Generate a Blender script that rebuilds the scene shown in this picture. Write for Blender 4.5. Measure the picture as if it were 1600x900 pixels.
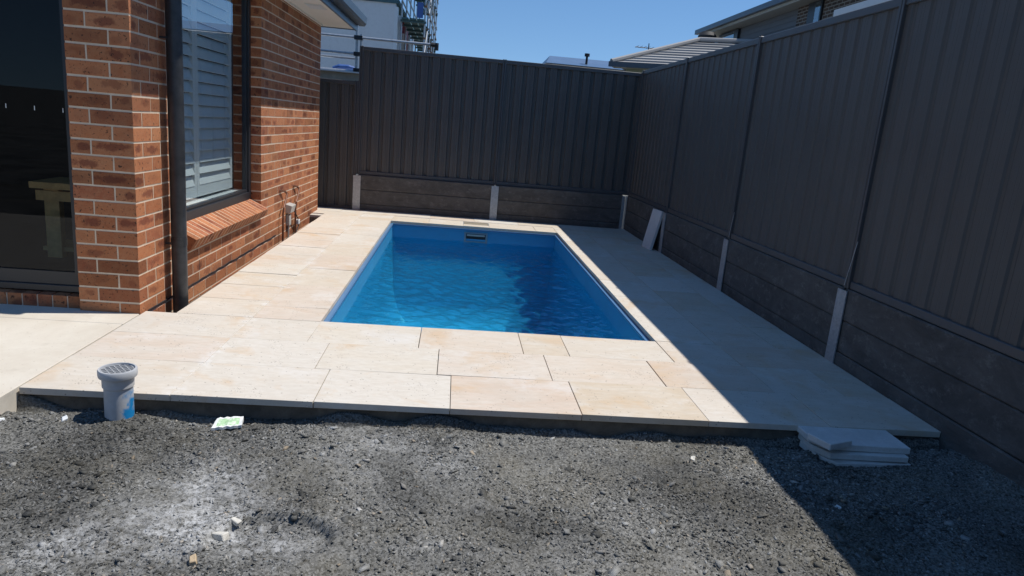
import bpy, math, random
import numpy as np
from mathutils import Vector, Matrix
random.seed(7); RNG = np.random.default_rng(7)
S = bpy.context.scene
for o in list(bpy.data.objects): bpy.data.objects.remove(o)
COL = S.collection

# ------------------------------------------------------------------ camera
cam = bpy.data.objects.new('camera', bpy.data.cameras.new('camera')); COL.objects.link(cam)
S.camera = cam
cam.data.sensor_width = 36; cam.data.lens = 1077.2/1600*36
cam.data.clip_start = .02; cam.data.clip_end = 3000
def cam_axes(yaw, pitch, roll):
    cy, sy, cp, sp = math.cos(yaw), math.sin(yaw), math.cos(pitch), math.sin(pitch)
    f = Vector((sy*cp, cy*cp, -sp)); r = Vector((cy, -sy, 0)); u = r.cross(f)
    cr, sr = math.cos(roll), math.sin(roll)
    return f, cr*r+sr*u, -sr*r+cr*u
F_, R_, U_ = cam_axes(.095, .2269, .0864)
M = Matrix((R_, U_, -F_)).transposed().to_4x4(); M.translation = Vector((0, 0, 1.27))
cam.matrix_world = M

# ------------------------------------------------------------------ light
SUN = Vector((.46, .09, 1)).normalized()
w = bpy.data.worlds.new('World'); S.world = w; w.use_nodes = True
nt = w.node_tree; bg = nt.nodes['Background']
sky = nt.nodes.new('ShaderNodeTexSky'); sky.sky_type = 'NISHITA'; sky.sun_disc = False
sky.sun_elevation = math.asin(SUN.z); sky.sun_rotation = math.atan2(SUN.x, SUN.y)
sky.air_density = 1.0; sky.dust_density = .0; sky.ozone_density = 1.4; sky.altitude = 300
hs = nt.nodes.new('ShaderNodeHueSaturation'); hs.inputs['Saturation'].default_value = 1.2; nt.links.new(sky.outputs[0], hs.inputs['Color'])
tc = nt.nodes.new('ShaderNodeTexCoord'); lift = nt.nodes.new('ShaderNodeMapping')   # a clear day: no pale band at the horizon
lift.inputs['Location'].default_value = (0, 0, .12); nt.links.new(tc.outputs['Generated'], lift.inputs[0]); nt.links.new(lift.outputs[0], sky.inputs[0])
nt.links.new(hs.outputs[0], bg.inputs[0]); bg.inputs[1].default_value = .132
sl = bpy.data.lights.new('sun', 'SUN'); sl.energy = 4.75; sl.angle = math.radians(.53); sl.color = (1, .965, .915)
so = bpy.data.objects.new('sun', sl); COL.objects.link(so)
so.rotation_euler = SUN.to_track_quat('Z', 'Y').to_euler(); so.location = (5, 1, 12)
S.view_settings.view_transform = 'Standard'; S.view_settings.look = 'None'
S.view_settings.exposure = 0.0; S.view_settings.gamma = 1
S.render.engine = 'CYCLES'
S.cycles.max_bounces = 8; S.cycles.transparent_max_bounces = 12

# ------------------------------------------------------------------ mesh helpers
class MB:
    def __init__(s): s.v = []; s.f = []; s.uv = []
    def quad(s, ps, uv=((0,0),(1,0),(1,1),(0,1))):
        b = len(s.v); s.v += [tuple(p) for p in ps]; s.f.append(tuple(range(b, b+len(ps))))
        s.uv += list(uv[:len(ps)]) if len(ps) <= 4 else [(0,0)]*len(ps)
    def hexa(s, p):   # p: 8 points, bottom 0-3 ccw, top 4-7 ccw
        b = len(s.v); s.v += [tuple(q) for q in p]
        for f in ((0,3,2,1),(4,5,6,7),(0,1,5,4),(1,2,6,5),(2,3,7,6),(3,0,4,7)):
            s.f.append(tuple(b+i for i in f)); s.uv += [(0,0),(1,0),(1,1),(0,1)]
    def box(s, x0, x1, y0, y1, z0, z1):
        s.hexa([(x0,y0,z0),(x1,y0,z0),(x1,y1,z0),(x0,y1,z0),(x0,y0,z1),(x1,y0,z1),(x1,y1,z1),(x0,y1,z1)])
        return s
    def prism(s, prof, a0, a1, axis='y'):   # prof: list of 2d points, extruded along axis
        def P(p, t):
            return {'y': (p[0], t, p[1]), 'x': (t, p[0], p[1]), 'z': (p[0], p[1], t)}[axis]
        n = len(prof); b = len(s.v)
        s.v += [P(p, a0) for p in prof]+[P(p, a1) for p in prof]
        s.f.append(tuple(b+i for i in range(n))); s.uv += [(0,0)]*n
        s.f.append(tuple(b+n+i for i in reversed(range(n)))); s.uv += [(0,0)]*n
        for i in range(n):
            j = (i+1) % n
            s.f.append((b+i, b+n+i, b+n+j, b+j)); s.uv += [(0,0),(1,0),(1,1),(0,1)]
        return s
    def tube(s, pts, r, n=12, cap=True):
        pts = [Vector(p) for p in pts]; rs = r if isinstance(r, (list, tuple)) else [r]*len(pts)
        b = len(s.v); up = None
        for i, p in enumerate(pts):
            d = (pts[min(i+1, len(pts)-1)]-pts[max(i-1, 0)]).normalized()
            if up is None: up = d.orthogonal().normalized()
            a = (up-d*up.dot(d)).normalized(); c = d.cross(a); up = a
            for k in range(n):
                t = 2*math.pi*k/n; s.v.append(tuple(p+(a*math.cos(t)+c*math.sin(t))*rs[i]))
        for i in range(len(pts)-1):
            for k in range(n):
                k2 = (k+1) % n
                s.f.append((b+i*n+k, b+i*n+k2, b+(i+1)*n+k2, b+(i+1)*n+k)); s.uv += [(0,0),(1,0),(1,1),(0,1)]
        if cap:
            s.f.append(tuple(b+k for k in reversed(range(n)))); s.uv += [(0,0)]*n
            e = b+(len(pts)-1)*n; s.f.append(tuple(e+k for k in range(n))); s.uv += [(0,0)]*n
        return s
    def lathe(s, prof, c, n=32):   # prof [(r,z)] closed shape turned round vertical axis at c
        b = len(s.v); m = len(prof)
        for k in range(n):
            t = 2*math.pi*k/n
            s.v += [(c[0]+r*math.cos(t), c[1]+r*math.sin(t), c[2]+z) for r, z in prof]
        for k in range(n):
            k2 = (k+1) % n
            for i in range(m):
                j = (i+1) % m
                s.f.append((b+k*m+i, b+k2*m+i, b+k2*m+j, b+k*m+j)); s.uv += [(0,0),(1,0),(1,1),(0,1)]
        return s
    def build(s, name, mat, parent=None, org=None, smooth=False, bevel=0):
        me = bpy.data.meshes.new(name)
        o3 = Vector(org) if org else Vector((0,0,0))
        if parent is not None and org is None and parent.get('_org'): o3 = Vector(parent['_org'])
        me.from_pydata([tuple(Vector(v)-o3) for v in s.v], [], s.f)
        uvl = me.uv_layers.new(name='UVMap'); uvl.data.foreach_set('uv', [c for t in s.uv for c in t])
        me.materials.append(mat)
        if smooth: me.polygons.foreach_set('use_smooth', [True]*len(me.polygons))
        o = bpy.data.objects.new(name, me); COL.objects.link(o)
        if parent is not None: o.parent = parent
        else: o.location = o3
        if bevel:
            m = o.modifiers.new('bevel', 'BEVEL'); m.width = bevel; m.segments = 1; m.limit_method = 'ANGLE'
        return o
def tag(o, label=None, cat=None, group=None, kind=None):
    for k, v in (('label', label), ('category', cat), ('group', group), ('kind', kind)):
        if v: o[k] = v
    return o
def thing(name, loc, label, cat, group=None, rz=0, keep=False):
    """Empty at the thing's base. Parts are given in world coordinates unless keep (then local)."""
    o = bpy.data.objects.new(name, None); COL.objects.link(o)
    o.location = loc; o.rotation_euler = (0, 0, rz); o.empty_display_size = .1
    if not keep: ORG[o.name] = tuple(loc)
    return tag(o, label, cat, group)
ORG = {}
def part(mb, name, mat, par, **k):
    p = par
    while p.parent: p = p.parent
    return mb.build(name, mat, par, org=ORG.get(p.name, (0,0,0)), **k)
def smooth_angle(o):
    o.data.polygons.foreach_set('use_smooth', [True]*len(o.data.polygons)); o.data.set_sharp_from_angle(angle=math.radians(35))

# ------------------------------------------------------------------ materials
class NT:
    def __init__(s, name):
        s.m = bpy.data.materials.new(name); s.m.use_nodes = True; s.t = s.m.node_tree
        s.b = s.t.nodes['Principled BSDF']; s.out = s.t.nodes['Material Output']
    def n(s, typ, **k):
        x = s.t.nodes.new(typ)
        for a, v in k.items(): setattr(x, a, v)
        return x
    def L(s, a, b): s.t.links.new(a, b)
    def coord(s, kind='Object'): return s.n('ShaderNodeTexCoord').outputs[kind]
    def noise(s, scale, detail=4, rough=.6, vec=None, dist=0, out='Fac'):
        x = s.n('ShaderNodeTexNoise'); x.inputs['Scale'].default_value = scale; x.inputs['Detail'].default_value = detail
        x.inputs['Roughness'].default_value = rough; x.inputs['Distortion'].default_value = dist
        s.L(vec if vec is not None else s.coord(), x.inputs['Vector']); return x.outputs[out]
    def ramp(s, fac, stops):
        x = s.n('ShaderNodeValToRGB'); e = x.color_ramp.elements
        while len(e) < len(stops): e.new(.5)
        for i, (p, c) in enumerate(stops):
            e[i].position = p; e[i].color = (c, c, c, 1) if isinstance(c, (int, float)) else (*c, 1)
        s.L(fac, x.inputs[0]); return x.outputs[0]
    def mix(s, fac, a, b, mode='MIX'):
        x = s.n('ShaderNodeMix', data_type='RGBA', blend_type=mode)
        for idx, v in ((0, fac), (6, a), (7, b)):
            sock = x.inputs[idx]
            if hasattr(v, 'links'): s.L(v, sock)
            elif isinstance(v, (int, float)): sock.default_value = v if idx == 0 else (v, v, v, 1)
            else: sock.default_value = (*v, 1)
        return x.outputs[2]
    def math(s, op, a, b=0.0, clamp=False):
        x = s.n('ShaderNodeMath', operation=op); x.use_clamp = clamp
        for i, v in enumerate((a, b)):
            if hasattr(v, 'links'): s.L(v, x.inputs[i])
            else: x.inputs[i].default_value = v
        return x.outputs[0]
    def scaled(s, sc, kind='Object'):
        x = s.n('ShaderNodeMapping'); x.inputs['Scale'].default_value = sc; s.L(s.coord(kind), x.inputs[0]); return x.outputs[0]
    def bump(s, h, strength=.3, dist=.01):
        x = s.n('ShaderNodeBump'); x.inputs['Strength'].default_value = strength; x.inputs['Distance'].default_value = dist
        s.L(h, x.inputs['Height']); s.L(x.outputs[0], s.b.inputs['Normal']); return x
    def base(s, c):
        if hasattr(c, 'links'): s.L(c, s.b.inputs['Base Color'])
        else: s.b.inputs['Base Color'].default_value = (*c, 1)
        return s
    def set(s, rough=None, metal=None, spec=None):
        if rough is not None:
            if hasattr(rough, 'links'): s.L(rough, s.b.inputs['Roughness'])
            else: s.b.inputs['Roughness'].default_value = rough
        if metal is not None: s.b.inputs['Metallic'].default_value = metal
        if spec is not None: s.b.inputs['Specular IOR Level'].default_value = spec
        return s
def simple(name, c, rough=.6, metal=0, var=.15, sc=9, bump=.1, spec=.5):
    k = NT(name); n = k.noise(sc, 6, .65)
    k.base(k.mix(k.ramp(n, [(.3, 0), (.7, 1)]), tuple(x*(1-var) for x in c), tuple(min(1, x*(1+var)) for x in c)))
    k.set(rough, metal, spec)
    if bump: k.bump(k.noise(sc*12, 4), bump, .004)
    return k.m

def brick_mat():
    k = NT('face_brick'); g = k.n('ShaderNodeNewGeometry'); rnd = g.outputs['Random Per Island']
    col = k.ramp(rnd, [(0, (.36,.115,.048)), (.22, (.50,.185,.078)), (.45, (.41,.135,.055)), (.7, (.54,.22,.098)), (.88, (.46,.15,.068)), (1, (.30,.092,.045))])
    col = k.mix(k.ramp(k.noise(30, 5, .7), [(.35, 0), (.7, .45)]), col, (.52,.27,.14))
    # darker fired heart on some bricks
    uv = k.n('ShaderNodeMapping'); uv.inputs['Location'].default_value = (-.5,-.5,0); k.L(k.coord('UV'), uv.inputs[0])
    wander = k.n('ShaderNodeCombineXYZ')
    k.L(k.math('MULTIPLY', k.math('SUBTRACT', k.math('FRACT', k.math('MULTIPLY', rnd, 31.7)), .5), .5), wander.inputs[0])
    k.L(k.math('MULTIPLY', k.math('SUBTRACT', k.math('FRACT', k.math('MULTIPLY', rnd, 53.3)), .5), .35), wander.inputs[1])
    ad = k.n('ShaderNodeVectorMath', operation='ADD'); k.L(uv.outputs[0], ad.inputs[0]); k.L(wander.outputs[0], ad.inputs[1])
    sz = k.n('ShaderNodeCombineXYZ'); k.L(k.math('ADD', k.math('MULTIPLY', k.math('FRACT', k.math('MULTIPLY', rnd, 71.9)), 2.2), 1.5), sz.inputs[0]); sz.inputs[1].default_value = 2.6
    sc = k.n('ShaderNodeVectorMath', operation='MULTIPLY'); k.L(sz.outputs[0], sc.inputs[1]); k.L(ad.outputs[0], sc.inputs[0])
    ln = k.n('ShaderNodeVectorMath', operation='LENGTH'); k.L(sc.outputs[0], ln.inputs[0])
    d = k.math('ADD', ln.outputs['Value'], k.math('MULTIPLY', k.math('SUBTRACT', k.noise(19, 6, .7), .5), 2.6))
    heart = k.ramp(d, [(.55, 1), (.95, 0)])
    sel = k.ramp(k.math('FRACT', k.math('MULTIPLY', rnd, 17.3)), [(.35, .0), (.9, 1)])
    col = k.mix(k.math('MULTIPLY', k.math('MULTIPLY', heart, sel), .7), col, (.17,.045,.028))
    spots = k.ramp(k.noise(66, 3, .5, dist=.8), [(.615, 0), (.675, 1)])
    col = k.mix(k.math('MULTIPLY', spots, .85), col, (.045,.025,.02))
    shade_ = k.ramp(k.math('FRACT', k.math('MULTIPLY', rnd, 91.1)), [(0, .62), (.3, .92), (1, 1.0)])
    col = k.mix(1.0, col, shade_, 'MULTIPLY')
    k.base(col).set(.82, 0, .25)
    k.bump(k.noise(130, 6, .75), .8, .006)
    return k.m
def paver_mat(name='travertine', dark=1.0):
    k = NT(name); g = k.n('ShaderNodeNewGeometry'); rnd = g.outputs['Random Per Island']
    col = k.ramp(rnd, [(0, (.56,.455,.33)), (.2, (.63,.57,.475)), (.4, (.59,.465,.36)), (.58, (.625,.575,.495)), (.78, (.585,.49,.375)), (1, (.65,.61,.54))])
    # shift the noise by island so that the veins stop at the joints
    off = k.n('ShaderNodeVectorMath', operation='ADD'); sc = k.n('ShaderNodeCombineXYZ')
    k.L(k.math('MULTIPLY', rnd, 37.0), sc.inputs[0]); k.L(k.math('MULTIPLY', rnd, 91.0), sc.inputs[1])
    k.L(k.coord(), off.inputs[0]); k.L(sc.outputs[0], off.inputs[1])
    st = k.n('ShaderNodeVectorMath', operation='MULTIPLY'); st.inputs[1].default_value = (1, 2.6, 1); k.L(off.outputs[0], st.inputs[0])
    cloud = k.noise(3.2, 6, .68, st.outputs[0], .6)
    col = k.mix(k.ramp(cloud, [(.40, .0), (.66, .6)]), col, (.65,.61,.54))
    warm = k.noise(2.3, 5, .65, off.outputs[0], .4)
    col = k.mix(k.ramp(warm, [(.54, 0), (.70, .7)]), col, (.58,.40,.23))
    col = k.mix(k.ramp(k.noise(14, 6, .75, st.outputs[0]), [(.4, 0), (.72, .5)]), col, (.47,.40,.31))
    dust = k.ramp(k.noise(1.7, 6, .7), [(.56, 0), (.7, .5)])
    col = k.mix(dust, col, (.70,.69,.67))
    sx = k.n('ShaderNodeSeparateXYZ'); k.L(k.coord(), sx.inputs[0])
    near = k.ramp(k.math('ABSOLUTE', k.math('ADD', sx.outputs[0], 1.19)), [(.0, 1), (.075, 0)])
    smear = k.math('MULTIPLY', near, k.ramp(k.noise(7, 6, .75), [(.50, 0), (.60, 1)]))
    col = k.mix(k.math('MULTIPLY', smear, .45), col, (.74,.74,.73))
    col = k.mix(k.ramp(k.noise(.9, 3, .5), [(.52, 0), (.68, .35)]), col, (.50,.46,.40))
    # clusters of open pores
    v = k.n('ShaderNodeTexVoronoi'); v.inputs['Scale'].default_value = 78; k.L(off.outputs[0], v.inputs['Vector'])
    hole = k.ramp(v.outputs['Distance'], [(.16, 1), (.26, 0)])
    clus = k.ramp(k.noise(4.2, 3, .6, off.outputs[0], 1.2), [(.555, 0), (.63, 1)])
    rare = k.n('ShaderNodeTexVoronoi'); rare.inputs['Scale'].default_value = 26; k.L(off.outputs[0], rare.inputs['Vector'])
    hole2 = k.ramp(rare.outputs['Distance'], [(.06, 1), (.13, 0)])
    h = k.math('MAXIMUM', k.math('MULTIPLY', hole, clus), k.math('MULTIPLY', hole2, .8))
    col = k.mix(k.math('MULTIPLY', h, .8), col, (.16,.13,.10))
    if dark != 1: col = k.mix(1.0, col, (dark, dark, dark), 'MULTIPLY')
    k.base(col).set(.68, 0, .35)
    hh = k.math('SUBTRACT', k.math('MULTIPLY', k.noise(120, 5), .4), h); k.bump(hh, .35, .003)
    return k.m
def gravel_mat(name, stones=False):
    k = NT(name)
    if stones:
        g = k.n('ShaderNodeNewGeometry')
        col = k.ramp(g.outputs['Random Per Island'], [(0, (.05,.052,.052)), (.25, (.12,.120,.110)), (.5, (.21,.208,.190)), (.75, (.34,.338,.318)), (.93, (.50,.50,.48)), (.975, (.46,.36,.24)), (1, (.7,.68,.63))])
        col = k.mix(k.ramp(k.noise(60, 4), [(.35, 0), (.7, .2)]), col, (.26,.26,.25))
    else:
        v = k.n('ShaderNodeTexVoronoi'); v.inputs['Scale'].default_value = 150; k.L(k.coord(), v.inputs['Vector'])
        col = k.mix(k.ramp(v.outputs['Color'], [(.1, 0), (.9, 1)]), (.03,.029,.026), (.36,.352,.325))
        col = k.mix(k.ramp(k.noise(300, 3), [(.4, 0), (.7, .6)]), col, (.15,.148,.13))
    dark = k.ramp(k.noise(1.3, 4, .6, dist=.5), [(.44, .86), (.62, .45)])
    col = k.mix(1.0, col, dark, 'MULTIPLY')
    a = k.n('ShaderNodeAttribute', attribute_name='dust')
    grey = k.noise(2.2, 6, .7)
    col = k.mix(k.ramp(grey, [(.45, 0), (.7, .35)]), col, (.19,.168,.118))
    dn = k.math('MULTIPLY', a.outputs['Fac'], k.ramp(k.noise(38, 8, .8), [(.42, 0), (.58, 1)]))
    col = k.mix(k.math('MULTIPLY', dn, .85), col, (.60,.60,.59))
    k.base(col).set(.9, 0, .2)
    k.bump(k.noise(220, 5, .75), .8, .006)
    return k.m
def concrete_mat(name, c1, c2, sc=3, bump=.35, rough=.85):
    k = NT(name); n = k.noise(sc, 7, .7, dist=.3)
    col = k.mix(k.ramp(n, [(.32, 0), (.68, 1)]), c1, c2)
    col = k.mix(k.ramp(k.noise(sc*14, 5, .7), [(.5, 0), (.75, .4)]), col, tuple(x*.75 for x in c1))
    k.base(col).set(rough, 0, .3); k.bump(k.noise(sc*40, 5, .7), bump, .004); return k.m
def patio_mat():
    k = NT('patio_concrete')
    col = k.mix(k.ramp(k.noise(2.6, 7, .7, dist=.4), [(.35, 0), (.65, 1)]), (.56,.50,.41), (.64,.59,.50))
    col = k.mix(k.ramp(k.noise(5, 6, .75), [(.55, 0), (.72, .6)]), col, (.47,.42,.34))
    col = k.mix(k.ramp(k.noise(55, 3), [(.66, 0), (.72, .7)]), col, (.30,.25,.2))
    k.base(col).set(.85, 0, .25); k.bump(k.noise(150, 4), .25, .003); return k.m
def steel_sheet(name, c, rough=.42, horizontal=False):
    k = NT(name)
    n = k.noise(2.5, 5, .7)
    col = k.mix(k.ramp(n, [(.3, 0), (.75, 1)]), tuple(x*.9 for x in c), tuple(x*1.15 for x in c))
    dust = k.noise(3, 6, .75, k.scaled((3,3,.5)))
    col = k.mix(k.ramp(dust, [(.5, 0), (.8, .25)]), col, (.12,.115,.11))
    k.base(col).set(k.ramp(n, [(.3, rough-.06), (.7, rough+.08)]), 0, .45)
    k.bump(k.noise(1.2, 2, .5, k.scaled((1,1,.35))), .25, .03)
    return k.m
def sleeper_mat():
    k = NT('concrete_sleeper')
    col = k.mix(k.ramp(k.noise(3.2, 7, .75, k.scaled((1,1,2.2)), .5), [(.3, 0), (.72, 1)]), (.062,.058,.055), (.135,.126,.118))
    col = k.mix(k.ramp(k.noise(8, 6, .8, k.scaled((1,1,1.5))), [(.53, 0), (.72, .5)]), col, (.28,.27,.255))
    k.base(col).set(.85, 0, .3); k.bump(k.noise(14, 8, .7, k.scaled((1,1,2))), .5, .012); return k.m
def galv_mat():
    k = NT('galvanised_steel')
    v = k.n('ShaderNodeTexVoronoi'); v.inputs['Scale'].default_value = 60; k.L(k.coord(), v.inputs['Vector'])
    col = k.mix(v.outputs['Color'], (.34,.36,.38), (.46,.48,.50))
    k.base(col).set(.48, .55, .5); return k.m
def glass_mat(name, tint=(.75,.8,.8), f0=.05, expo=4, rough=0.0):
    k = NT(name); t = k.n('ShaderNodeBsdfTransparent'); t.inputs[0].default_value = (*tint, 1)
    g = k.n('ShaderNodeBsdfGlossy'); g.inputs['Roughness'].default_value = rough; g.inputs[0].default_value = (.92,.95,1,1)
    lw = k.n('ShaderNodeLayerWeight'); lw.inputs[0].default_value = .5   # facing = 1-|cos|, the same from both sides
    f = k.math('ADD', k.math('MULTIPLY', k.math('POWER', lw.outputs['Facing'], expo), .9), f0)
    m = k.n('ShaderNodeMixShader'); k.L(f, m.inputs[0]); k.L(t.outputs[0], m.inputs[1]); k.L(g.outputs[0], m.inputs[2])
    k.L(m.outputs[0], k.out.inputs[0]); return k.m
def water_mat():
    k = NT('pool_water')
    rf = k.n('ShaderNodeBsdfRefraction'); rf.inputs['IOR'].default_value = 1.33; rf.inputs['Roughness'].default_value = 0
    rf.inputs[0].default_value = (.50,.97,.99,1)
    gl = k.n('ShaderNodeBsdfGlossy'); gl.inputs['Roughness'].default_value = .02
    fr = k.n('ShaderNodeFresnel'); fr.inputs[0].default_value = 1.40
    tr = k.n('ShaderNodeBsdfTransparent'); tr.inputs[0].default_value = (.50,.97,.99,1)
    m0 = k.n('ShaderNodeMixShader'); m0.inputs[0].default_value = .30; k.L(tr.outputs[0], m0.inputs[1]); k.L(rf.outputs[0], m0.inputs[2])
    m1 = k.n('ShaderNodeMixShader'); k.L(fr.outputs[0], m1.inputs[0]); k.L(m0.outputs[0], m1.inputs[1]); k.L(gl.outputs[0], m1.inputs[2])
    k.L(m1.outputs[0], k.out.inputs[0]); return k.m
def tile_roof_mat():
    k = NT('roof_tile'); g = k.n('ShaderNodeNewGeometry')
    col = k.ramp(g.outputs['Random Per Island'], [(0, (.25,.245,.24)), (1, (.36,.355,.345))])
    k.base(col).set(.75, 0, .3); return k.m
def drain_mat():
    k = NT('pipe_plastic')
    sep = k.n('ShaderNodeSeparateXYZ'); k.L(k.coord(), sep.inputs[0])
    blue = k.math('ADD', sep.outputs[0], k.math('MULTIPLY', k.math('SUBTRACT', k.noise(22, 4), .5), .07))
    m = k.ramp(blue, [(.034, 0), (.047, 1)])
    m = k.math('MULTIPLY', m, k.ramp(k.math('ADD', sep.outputs[2], k.math('MULTIPLY', k.noise(30, 3), .03)), [(.125, 1), (.145, 0)]))
    m = k.math('MULTIPLY', m, k.ramp(k.noise(16, 3, .5), [(.40, .15), (.52, 1)]))
    col = k.mix(k.ramp(k.noise(18, 5), [(.4, 0), (.75, .6)]), (.50,.51,.52), (.40,.38,.34))
    k.base(k.mix(m, col, (.01,.23,.52))).set(.45, 0, .4); return k.m

BR = brick_mat(); MORTAR = concrete_mat('mortar', (.66,.54,.40), (.78,.66,.50), 9, .5)
PAV = paver_mat(); GRAV = gravel_mat('crushed_gravel'); STONE = gravel_mat('gravel_stones', True)
SUBB = concrete_mat('mortar_bed', (.10,.088,.07), (.20,.175,.14), 12, .6)
PATIO = patio_mat(); FENCE = steel_sheet('charcoal_sheet', (.078,.074,.071), .5); FRAIL = steel_sheet('charcoal_rail', (.070,.070,.074), .40)
SLEEP = sleeper_mat(); GALV = galv_mat(); WIN = glass_mat('window_glass', (.80,.87,.88), .07, 3.0); DOORG = glass_mat('door_glass', (.62,.62,.60), .02, 5)
ALU = simple('black_aluminium', (.022,.024,.028), .38, 0, .1, 5, 0); DPIPE = simple('downpipe_paint', (.035,.037,.04), .38, 0, .45, 14, .1)
WATER = water_mat(); SHELL = simple('blue_fibreglass', (.055,.295,.52), .25, 0, .05, 3, 0)
SHRIM = simple('blue_rim', (.09,.20,.36), .3, 0, .05, 3, 0)
SOFF = simple('soffit_paint', (.84,.80,.72), .8, 0, .03, 3, .05); GUT = simple('slate_gutter', (.06,.08,.105), .35, 0, .1, 6, 0)
WHITE = simple('white_paint', (.75,.77,.76), .5, 0, .03, 5, 0); RENDER_ = concrete_mat('white_render', (.72,.72,.70), (.78,.78,.76), .6, .15)
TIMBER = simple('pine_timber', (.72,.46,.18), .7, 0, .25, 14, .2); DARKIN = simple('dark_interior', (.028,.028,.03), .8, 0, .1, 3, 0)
COPPER = simple('brown_copper', (.16,.065,.035), .5, .3, .3, 30, .1); GREYPL = simple('grey_plastic', (.42,.41,.38), .5, 0, .08, 9, 0)
WIREM = simple('white_cable', (.7,.7,.68), .5, 0, .03, 9, 0); BLACKM = simple('black_rubber', (.02,.02,.021), .7, 0, .1, 9, 0)
TILE = tile_roof_mat(); GREENW = simple('green_cladding', (.30,.34,.24), .7, 0, .08, 3, 0)
BLUER = simple('blue_metal_roof', (.10,.17,.28), .4, .2, .08, 3, 0); BOARD = simple('grey_weatherboard', (.16,.17,.18), .7, 0, .05, 2, 0)
CREAM = simple('cream_trim', (.42,.41,.35), .6, 0, .05, 3, 0); DBRICK = BR
RED = simple('red_cladding', (.32,.05,.05), .6, 0, .15, 3, 0); TEAL = simple('teal_deck', (.06,.13,.14), .6, 0, .25, 4, .1)
BOARDT = simple('weathered_plank', (.36,.33,.26), .8, 0, .2, 8, .2); BLUEP = simple('blue_plastic', (.05,.12,.35), .4, 0, .1, 8, 0)
ORANGE = simple('rusty_clamp', (.28,.14,.07), .6, .3, .3, 20, .1)

# ------------------------------------------------------------------ ground sheet (with the hole for the pool)
XS = -1.826; XR = 2.457; YB = 9.70; YF = 2.96
PX0, PX1, PY0, PY1 = -.774, 1.366, 4.215, 8.83
g = MB(); z = -.17
hx0, hx1, hy0, hy1 = PX0-.12, PX1+.12, PY0-.12, PY1+.12; BIG = 900
for x0, x1, y0, y1 in ((-BIG, hx0, -BIG, BIG), (hx1, BIG, -BIG, BIG), (hx0, hx1, -BIG, hy0), (hx0, hx1, hy1, BIG)):
    g.quad([(x0,y0,z),(x1,y0,z),(x1,y1,z),(x0,y1,z)])
tag(g.build('ground', GRAV), kind='structure')

# value noise
def vnoise(x, y, sc, seed):
    r = np.random.default_rng(seed).random((256, 256)); X = x*sc+1000; Y = y*sc+1000
    i = np.floor(X).astype(int); j = np.floor(Y).astype(int); fx = X-i; fy = Y-j
    fx = fx*fx*(3-2*fx); fy = fy*fy*(3-2*fy); i &= 255; j &= 255; i1 = (i+1) & 255; j1 = (j+1) & 255
    return (r[i,j]*(1-fx)+r[i1,j]*fx)*(1-fy)+(r[i,j1]*(1-fx)+r[i1,j1]*fx)*fy-.5
def gh(x, y):
    h = -.082+.030*vnoise(x, y, 1.1, 1)+.022*vnoise(x, y, 3.1, 2)+.010*vnoise(x, y, 8, 3)+.006*vnoise(x, y, 19, 4)+.004*vnoise(x, y, 43, 5)+.006*vnoise(x, y, 95, 6)
    e = np.clip((y-2.72)/.16, 0, 1); h = h+.026*np.exp(-(((x+1.36)/.2)**2+((y-2.86)/.14)**2))-.045*np.clip((y-2.885+.05*vnoise(x, y, 4, 12))/.03, 0, 1)+.075*np.clip((y-2.945)/.02, 0, 1)*(.62+.9*vnoise(x, y, 5, 13))
    h = h+.065*np.exp(-(XR-x)/.22)*np.clip((3.15-y)/.5, 0, 1)
    r = np.hypot((x+.52)/1.2, (y-2.02)/.95); h = h-.026*np.clip((.165-r)/.009, 0, 1)*np.clip((y-1.9)/.2, 0, 1)+.012*np.exp(-((r-.19)/.03)**2)
    return h
def dustf(x, y):
    d = np.exp(-(((x+.85)/.20)**2+((y-2.22)/.26)**2))+.9*np.exp(-(((x+.62)/.22)**2+((y-2.02)/.10)**2))
    d += .35*np.exp(-(((x+.15)/.4)**2+((y-2.62)/.25)**2))+.2*np.exp(-(((x-.5)/.8)**2+((y-2.0)/.4)**2))+.5*np.exp(-(((x+1.1)/.2)**2+((y-1.95)/.12)**2))
    return np.clip(d*(.75+1.5*vnoise(x, y, 7, 9)+1.0*vnoise(x, y, 19, 10)), 0, 1)
def fast_mesh(name, V, Fq, mat, dust, smooth=False):
    me = bpy.data.meshes.new(name); nv = len(V); nf = len(Fq)
    me.vertices.add(nv); me.vertices.foreach_set('co', V.astype(np.float32).ravel())
    me.loops.add(nf*4); me.loops.foreach_set('vertex_index', Fq.astype(np.int32).ravel())
    me.polygons.add(nf); me.polygons.foreach_set('loop_start', np.arange(0, nf*4, 4, dtype=np.int32))
    me.update(calc_edges=True); me.validate()
    at = me.attributes.new('dust', 'FLOAT', 'POINT'); at.data.foreach_set('value', dust.astype(np.float32))
    if smooth: me.polygons.foreach_set('use_smooth', [True]*nf)
    me.materials.append(mat); o = bpy.data.objects.new(name, me); COL.objects.link(o); return o
gx = np.arange(-3.0, 2.52, .0085); gy = np.arange(.95, 3.0, .0085)
GX, GY = np.meshgrid(gx, gy, indexing='ij'); GZ = gh(GX, GY)+RNG.normal(0, .0013, GX.shape)
V = np.stack([GX.ravel(), GY.ravel(), GZ.ravel()], 1); nx, ny = GX.shape
a = (np.arange(nx-1)[:,None]*ny+np.arange(ny-1)[None]).ravel()
o = fast_mesh('gravel_bed', V, np.stack([a, a+ny, a+ny+1, a+1], 1), GRAV, dustf(GX, GY).ravel())
tag(o, 'grey crushed gravel bed in front of the cream paving', kind='structure')
gx = np.arange(-6, 2.52, .06); gy = np.arange(-4, .99, .06); GX, GY = np.meshgrid(gx, gy, indexing='ij'); GZ = gh(GX, GY)-.012
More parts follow.
